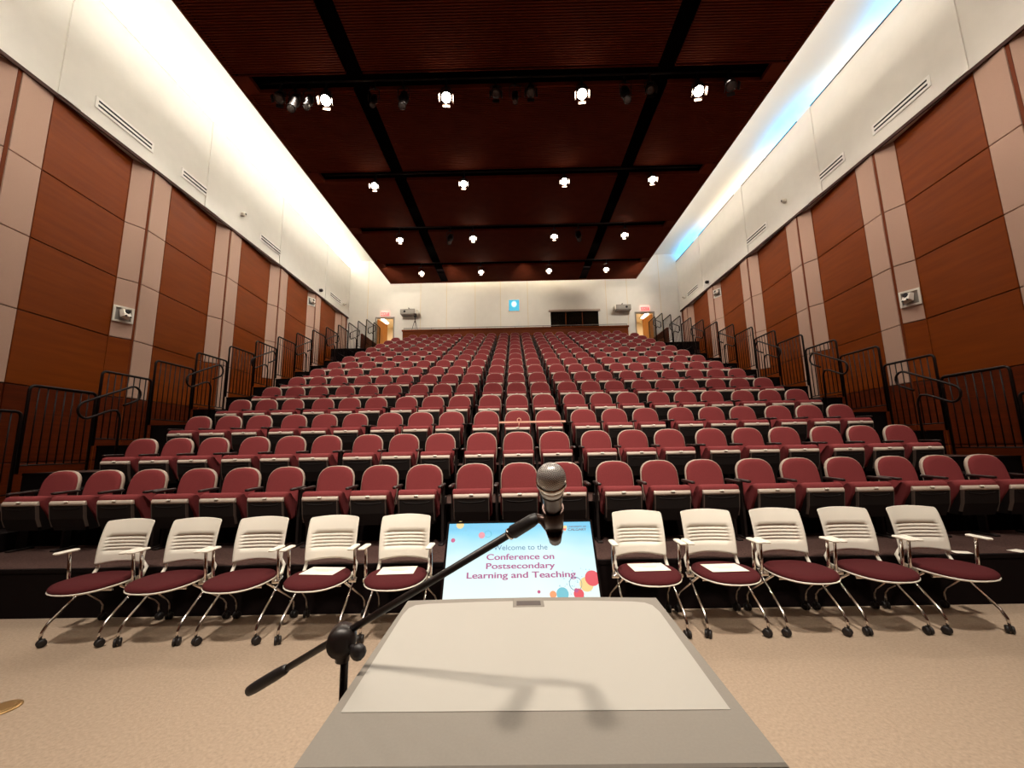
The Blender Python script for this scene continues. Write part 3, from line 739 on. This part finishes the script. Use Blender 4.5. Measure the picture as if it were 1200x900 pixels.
fb = MB().lathe([(.085, 0), (.085, .006), (.07, .008)], 24).build('floor_box_cover', 'brass', None, (-3.12, 2.68, 0), label='round brass floor socket cover at the left edge of the floor', cat='floor socket')
MB().lathe([(.06, .0081), (.055, .010)], 20).build('lid', 'brass', fb)

# ------------------------------------------------------------------ confidence monitor
tilt = math.atan2(3.9-3.55, .825-.28)
t = thing('floor_monitor', 'large flat screen leaning back on the floor showing a conference welcome slide', 'monitor', (.015, 3.9, .825))
t.rotation_euler = (PI/2-tilt, 0, 0)    # local x right, local y up the screen, local z towards the stage
W_, H_ = 1.325, .748
fr = MB(); bz = .018
fr.rbox(-W_/2, W_/2, -H_, 0, -.05, -.004, .008)
for a in ((-W_/2, W_/2, -bz, 0), (-W_/2, W_/2, -H_, -H_+bz), (-W_/2, -W_/2+bz, -H_+bz, -bz), (W_/2-bz, W_/2, -H_+bz, -bz)): fr.box(*a, -.006, .004)
fr.build('bezel', 'black', t)
sm_ = emit('slide_background', (1, 1, 1), .62)
nt = sm_.node_tree; tc = nt.nodes.new('ShaderNodeTexCoord'); sp_ = nt.nodes.new('ShaderNodeSeparateXYZ'); nz = nt.nodes.new('ShaderNodeTexNoise'); nz.inputs['Scale'].default_value = 2.2
ad = nt.nodes.new('ShaderNodeMath'); ad.operation = 'MULTIPLY_ADD'; ad.inputs[1].default_value = .45
cr_ = nt.nodes.new('ShaderNodeValToRGB'); e = cr_.color_ramp.elements
e[0].position = .15; e[0].color = (.80, .93, .90, 1); e[1].position = 1.12; e[1].color = (.06, .50, .80, 1)
e2 = cr_.color_ramp.elements.new(.62); e2.color = (.62, .88, .93, 1)
e3 = cr_.color_ramp.elements.new(.92); e3.color = (.16, .62, .86, 1)
nt.links.new(tc.outputs['Generated'], sp_.inputs[0]); nt.links.new(tc.outputs['Generated'], nz.inputs['Vector'])
nt.links.new(nz.outputs['Fac'], ad.inputs[0]); nt.links.new(sp_.outputs['Y'], ad.inputs[2])
sb = nt.nodes.new('ShaderNodeMath'); sb.operation = 'SUBTRACT'; sb.inputs[1].default_value = .16
nt.links.new(ad.outputs[0], sb.inputs[0]); nt.links.new(sb.outputs[0], cr_.inputs[0])
nt.links.new(cr_.outputs[0], nt.nodes['Principled BSDF'].inputs['Emission Color'])
scr = MB().box(-W_/2+bz, W_/2-bz, -H_+bz, -bz, -.006, .001).build('screen', sm_, t)
ink = {n_: emit('slide_'+n_, c_, .62) for n_, c_ in dict(purple=(.36, .02, .20), navy=(.02, .16, .30), red=(.75, .02, .06), pink=(.72, .22, .30), yellow=(.85, .62, .22), orange=(.85, .30, .10), teal=(.10, .50, .62), magenta=(.52, .02, .18), grey=(.08, .06, .10)).items()}
text_mesh('lettering', 'Welcome to the', .475, ink['navy'], scr, (.003, -.262, .0012), bold=.0, height=.044)
text_mesh('lettering', 'Conference on', .585, ink['purple'], scr, (0, -.344, .0012), bold=.028, height=.050)
text_mesh('lettering', 'Postsecondary', .588, ink['purple'], scr, (0, -.418, .0012), bold=.028, height=.062)
text_mesh('lettering', 'Learning and Teaching', .92, ink['purple'], scr, (.004, -.493, .0012), bold=.028, height=.064)
text_mesh('lettering', 'UNIVERSITY OF', .165, ink['grey'], scr, (.522, -.069, .0012), bold=.01, height=.012)
text_mesh('lettering', 'CALGARY', .165, ink['grey'], scr, (.520, -.100, .0012), bold=.012, height=.022)
def disc(x, y, r, c_, ringw=0, z=.0012):
    if ringw: MB().tube([(x+r*math.cos(a), y+r*math.sin(a), z) for a in [2*PI*k/24 for k in range(24)]], ringw, 4, True).build('slide_circle', ink[c_], scr)
    else: MB().lathe([(r, 0), (r, .0006)], 24, Matrix.Translation((x, y, z))).build('slide_circle', ink[c_], scr)
disc(-.598, -.17, .019, 'magenta'); disc(-.343, -.128, .029, 'pink'); disc(-.286, -.116, .030, 'teal', .002); disc(-.545, -.030, .035, 'yellow', 0, .0010)
disc(.545, -.552, .057, 'yellow'); disc(.600, -.505, .062, 'red', 0, .0016); disc(.455, -.546, .052, 'navy', .0022)
disc(.340, -.622, .050, 'teal'); disc(.262, -.626, .028, 'orange'); disc(.473, -.625, .042, 'red'); disc(.455, -.598, .017, 'magenta', 0, .002); disc(.147, -.604, .013, 'magenta')
random.seed(9)
dots = MB()
for cx, cy, sx, sy, n_ in ((-.42, -.04, .12, .018, 30), (-.30, -.05, .10, .02, 24), (-.50, -.08, .05, .03, 12), (.40, -.58, .06, .05, 34), (.55, -.47, .05, .04, 18), (.42, -.49, .04, .04, 10)):
    for k in range(n_):
        x = cx+random.gauss(0, sx); y = min(-.024, cy+random.gauss(0, sy)); r_ = random.uniform(.0015, .0045)
        if abs(x) > .63: continue
        dots.lathe([(r_, 0), (r_, .0005)], 8, Matrix.Translation((x, y, .0012)))
dots.build('slide_dots', ink['teal'], scr, kind='stuff')
# shield
MB().loft([[(x, y, z) for x, y in ((.388, -.052), (.428, -.052), (.428, -.078), (.421, -.094), (.408, -.104), (.395, -.094), (.388, -.078))] for z in (.001, .0018)], False).build('slide_emblem', ink['yellow'], scr)
MB().loft([[(x, y, z) for x, y in ((.393, -.078), (.423, -.078), (.418, -.092), (.408, -.099), (.398, -.092))] for z in (.0018, .0022)], False).build('slide_emblem', ink['red'], scr)
# easel legs, built in the tilted frame
Ri = Matrix.Rotation(PI/2-tilt, 4, 'X').inverted()
def loc_pt(x, y, z): return tuple(Ri @ (Vector((x, y, z))-Vector((.015, 3.9, .825))))
for s_ in (-1, 1):
    MB().tube([loc_pt(.015+s_*.35, 3.66, .36), loc_pt(.015+s_*.35, 3.56, .12), loc_pt(.015+s_*.35, 3.52, .012)], .016, 8).tube([loc_pt(.015+s_*.35, 3.40, .014), loc_pt(.015+s_*.35, 3.90, .014)], .014, 8).tube([loc_pt(.015+s_*.35, 3.76, .50), loc_pt(.015+s_*.35, 3.88, .02)], .012, 8).build('stand_leg', 'blackm', t)

# ------------------------------------------------------------------ lectern
LT = 1.03
t = thing('lectern', 'grey-beige lectern with a wide flat top in the foreground', 'lectern', (.03, 1.02, 0))
def poly(pts, z0, z1, mtn, name, par, smooth=False):
    return MB().loft([[(x, y, z) for x, y in pts] for z in (z0, z1)], False).build(name, mtn, par)
dx, dy = -.03, -1.02
top = [(-.347, .686), (.393, .684), (.426, 1.355), (.25, 1.368), (.035, 1.374), (-.18, 1.370), (-.352, 1.362)]
top = [(x+dx, y+dy) for x, y in top]
def insetp(pts, d):
    cx = sum(p[0] for p in pts)/len(pts); cy = sum(p[1] for p in pts)/len(pts)
    return [(x-math.copysign(d, x-cx) if abs(x-cx) > .02 else x, y-math.copysign(d, y-cy)) for x, y in pts]
tp = MB().loft([[(x, y, LT-.030) for x, y in insetp(top, .004)], [(x, y, LT-.026) for x, y in top], [(x, y, LT-.004) for x, y in top], [(x, y, LT) for x, y in insetp(top, .003)]], False).build('top', 'lectern', t)
ins = [(-.327, .815), (.372, .809), (.397, 1.24), (.392, 1.29), (.375, 1.312), (.34, 1.322), (.20, 1.335), (.035, 1.340), (-.13, 1.337), (-.28, 1.328), (-.315, 1.318), (-.330, 1.295), (-.335, 1.25)]
poly([(x+dx, y+dy) for x, y in ins], LT-.002, LT+.0012, 'inset', 'writing_surface', t)
MB().rbox(-.020+dx, .074+dx, 1.290+dy, 1.352+dy, LT-.004, LT+.0025, .002).build('recess_frame', 'lectern', t)
MB().rbox(-.009+dx, .064+dx, 1.300+dy, 1.334+dy, LT+.001, LT+.0035, .001).build('recess_slot', 'slot', t)
MB().loft([[(x, y, z) for x, y in ((-.30, -.24), (.32, -.24), (.34, .26), (-.32, .26))] for z in (.90, 1.0)], False).build('cabinet_head', 'lectern', t)
MB().loft([[(-.22, -.16, .06), (.22, -.16, .06), (.22, .2, .06), (-.22, .2, .06)], [(-.24, -.18, .90), (.25, -.18, .90), (.25, .22, .90), (-.24, .22, .90)]], False).build('pedestal', 'lectern', t)
MB().rbox(-.30, .30, -.26, .30, 0, .06, .015).build('base', 'gun', t)

# ------------------------------------------------------------------ microphone and boom stand
def frame_z(a, b_):
    d = (Vector(b_)-Vector(a)).normalized(); return Matrix.Translation(a) @ d.to_track_quat('Z', 'Y').to_matrix().to_4x4()
head = Vector((.0585, .717, 1.447)); tail = Vector((.0700, .822, 1.347))
t = thing('microphone', 'silver-headed dark handheld microphone clipped on the boom over the lectern', 'microphone', tuple(head))
A = frame_z((0, 0, 0), tail-head); Lm = (tail-head).length
MB().lathe([(.0256*math.cos(b8)*.985, .0258*math.sin(b8)*1.0) for b8 in [-PI/2+.02+(PI/2+.35)*k8/14 for k8 in range(15)]], 32, A).build('grille', 'grille', t)
hl = MB()
for k in range(640):
    zz = 1-(k+.5)/640*1.35; a = k*2.399963; rr0 = math.sqrt(max(0, 1-zz*zz))
    n_ = Vector((rr0*math.cos(a), rr0*math.sin(a), -zz)); p_ = Vector((n_.x*.02535, n_.y*.02535, n_.z*.0259))
    q_ = A @ Matrix.Translation(p_) @ n_.to_track_quat('Z', 'Y').to_matrix().to_4x4()
    hl.add([(.00092*math.cos(b9), .00092*math.sin(b9), .0003) for b9 in [PI/3*k9 for k9 in range(6)]], [(0, 1, 2, 3, 4, 5)], False, q_)
hl.build('grille_holes', 'black_slot', t, kind='stuff')
MB().lathe([(.0252, .006), (.0268, .009), (.0268, .014), (.0250, .0165)], 28, A).build('collar', 'chrome', t)
MB().lathe([(.0248, .0165), (.0225, .030), (.0200, .038)], 28, A).build('lower_grille', 'grille', t)
MB().lathe([(.0203, .038), (.0208, .040), (.0205, .043), (.0185, .050), (.0160, .09), (.0125, Lm)], 24, A).build('handle', 'gun', t)
boomA = Vector((.037, .833, 1.361)); clutch = Vector((-.389, .972, 1.098)); dirb = (clutch-boomA).normalized()
boomE = clutch+dirb*.31
t = thing('microphone_stand', 'black boom microphone stand reaching over the lectern from the left', 'microphone stand', (-.392, .985, 0))
o0 = Vector((-.392, .985, 0)); L_ = lambda v: tuple(Vector(v)-o0)
MB().tube([L_(boomA+dirb*.03), L_(clutch+dirb*.20)], .0078, 10).build('boom', 'blackm', t)
MB().tube([L_(boomA-dirb*.004), L_(boomA+dirb*.012), L_(boomA+dirb*.058), L_(boomA+dirb*.062)], [.009, .0125, .0135, .011], 12).build('boom_grip', 'rubber', t)
MB().tube([L_(boomA+dirb*.063), L_(boomA+dirb*.068)], .0115, 12).build('grip_ring', 'chrome', t)
MB().tube([L_(clutch+dirb*.18), L_(clutch+dirb*.19), L_(clutch+dirb*.225), L_(clutch+dirb*.29), L_(boomE), L_(boomE+dirb*.006)], [.008, .011, .0125, .0125, .011, .004], 12).build('counterweight_grip', 'rubber', t)
cl = MB()
cl.lathe([(.012, -.028), (.029, -.024), (.031, 0), (.029, .024), (.012, .028)], 20, Matrix.Translation(L_(clutch+Vector((-.002, -.008, -.010)))) @ Matrix.Rotation(PI/2, 4, 'X') @ Matrix.Rotation(.3, 4, 'Y'))
cl.tube([L_(clutch+Vector((-.006, .012, -.02))), L_(clutch+Vector((-.008, .013, -.062)))], [.018, .015], 14)
cl.build('boom_clutch', 'blackm', t)
kn = MB().tube([L_(clutch+Vector((.02, -.02, -.015))), L_(clutch+Vector((.045, -.035, -.022)))], [.006, .006], 8)
kn.lathe([(.006, -.006), (.016, -.004), (.016, .006), (.006, .010)], 12, Matrix.Translation(L_(clutch+Vector((.045, -.035, -.022)))) @ Matrix.Rotation(PI/2, 4, 'X'))
kn.build('clutch_knob', 'rubber', t)
MB().tube([(0, 0, .02), (0, 0, 1.055)], .0085, 10).build('pole', 'blackm', t)
MB().tube([(0, 0, .02), (0, 0, .62)], .0115, 10).lathe([(.013, .60), (.017, .61), (.017, .66), (.012, .67)], 12).build('lower_pole', 'blackm', t)
MB().lathe([(.112, 0), (.112, .012), (.09, .022), (.02, .03), (.014, .05)], 28, Matrix.Translation((0, 0, 0))).build('base', 'blackm', t)
# clip
dirm = (tail-head).normalized()
cp = MB()
c0 = head+dirm*.085
for a0 in [0]:
    prof = []
    F_ = frame_z(tuple(Vector(L_(c0))), tuple(Vector(L_(c0+dirm))))
    ring_o = lambda z, r: [(r*math.cos(a), r*math.sin(a), z) for a in [math.radians(-50+280*k/14)+math.radians(0) for k in range(15)]]
    for z0_, z1_ in ((0, .075),):
        ro0, ro1 = .0200, .0175; th = .0028
        def rr(z, ro): return [(ro*math.cos(a), ro*math.sin(a), z) for a in [math.radians(-230+280*k/14) for k in range(15)]]+[((ro-th)*math.cos(a), (ro-th)*math.sin(a), z) for a in [math.radians(50-280*k/14) for k in range(15)]]
        cp.loft([rr(z0_, ro0), rr(z1_, ro1)], True, F_)
tail2 = tail+dirm*.012
cp.tube([L_(head+dirm*.135+Vector((0, -.002, -.014))), L_(head+dirm*.165+Vector((.001, 0, -.016))), L_(tail2+Vector((.001, -.004, -.012)))], [.016, .012, .005], 12)
cp.tube([L_(boomA), L_(boomA+Vector((.012, -.002, -.004))), L_(head+dirm*.150+Vector((.0, 0, -.010)))], [.009, .0095, .012], 12)
cp.build('microphone_clip', 'gun', t)
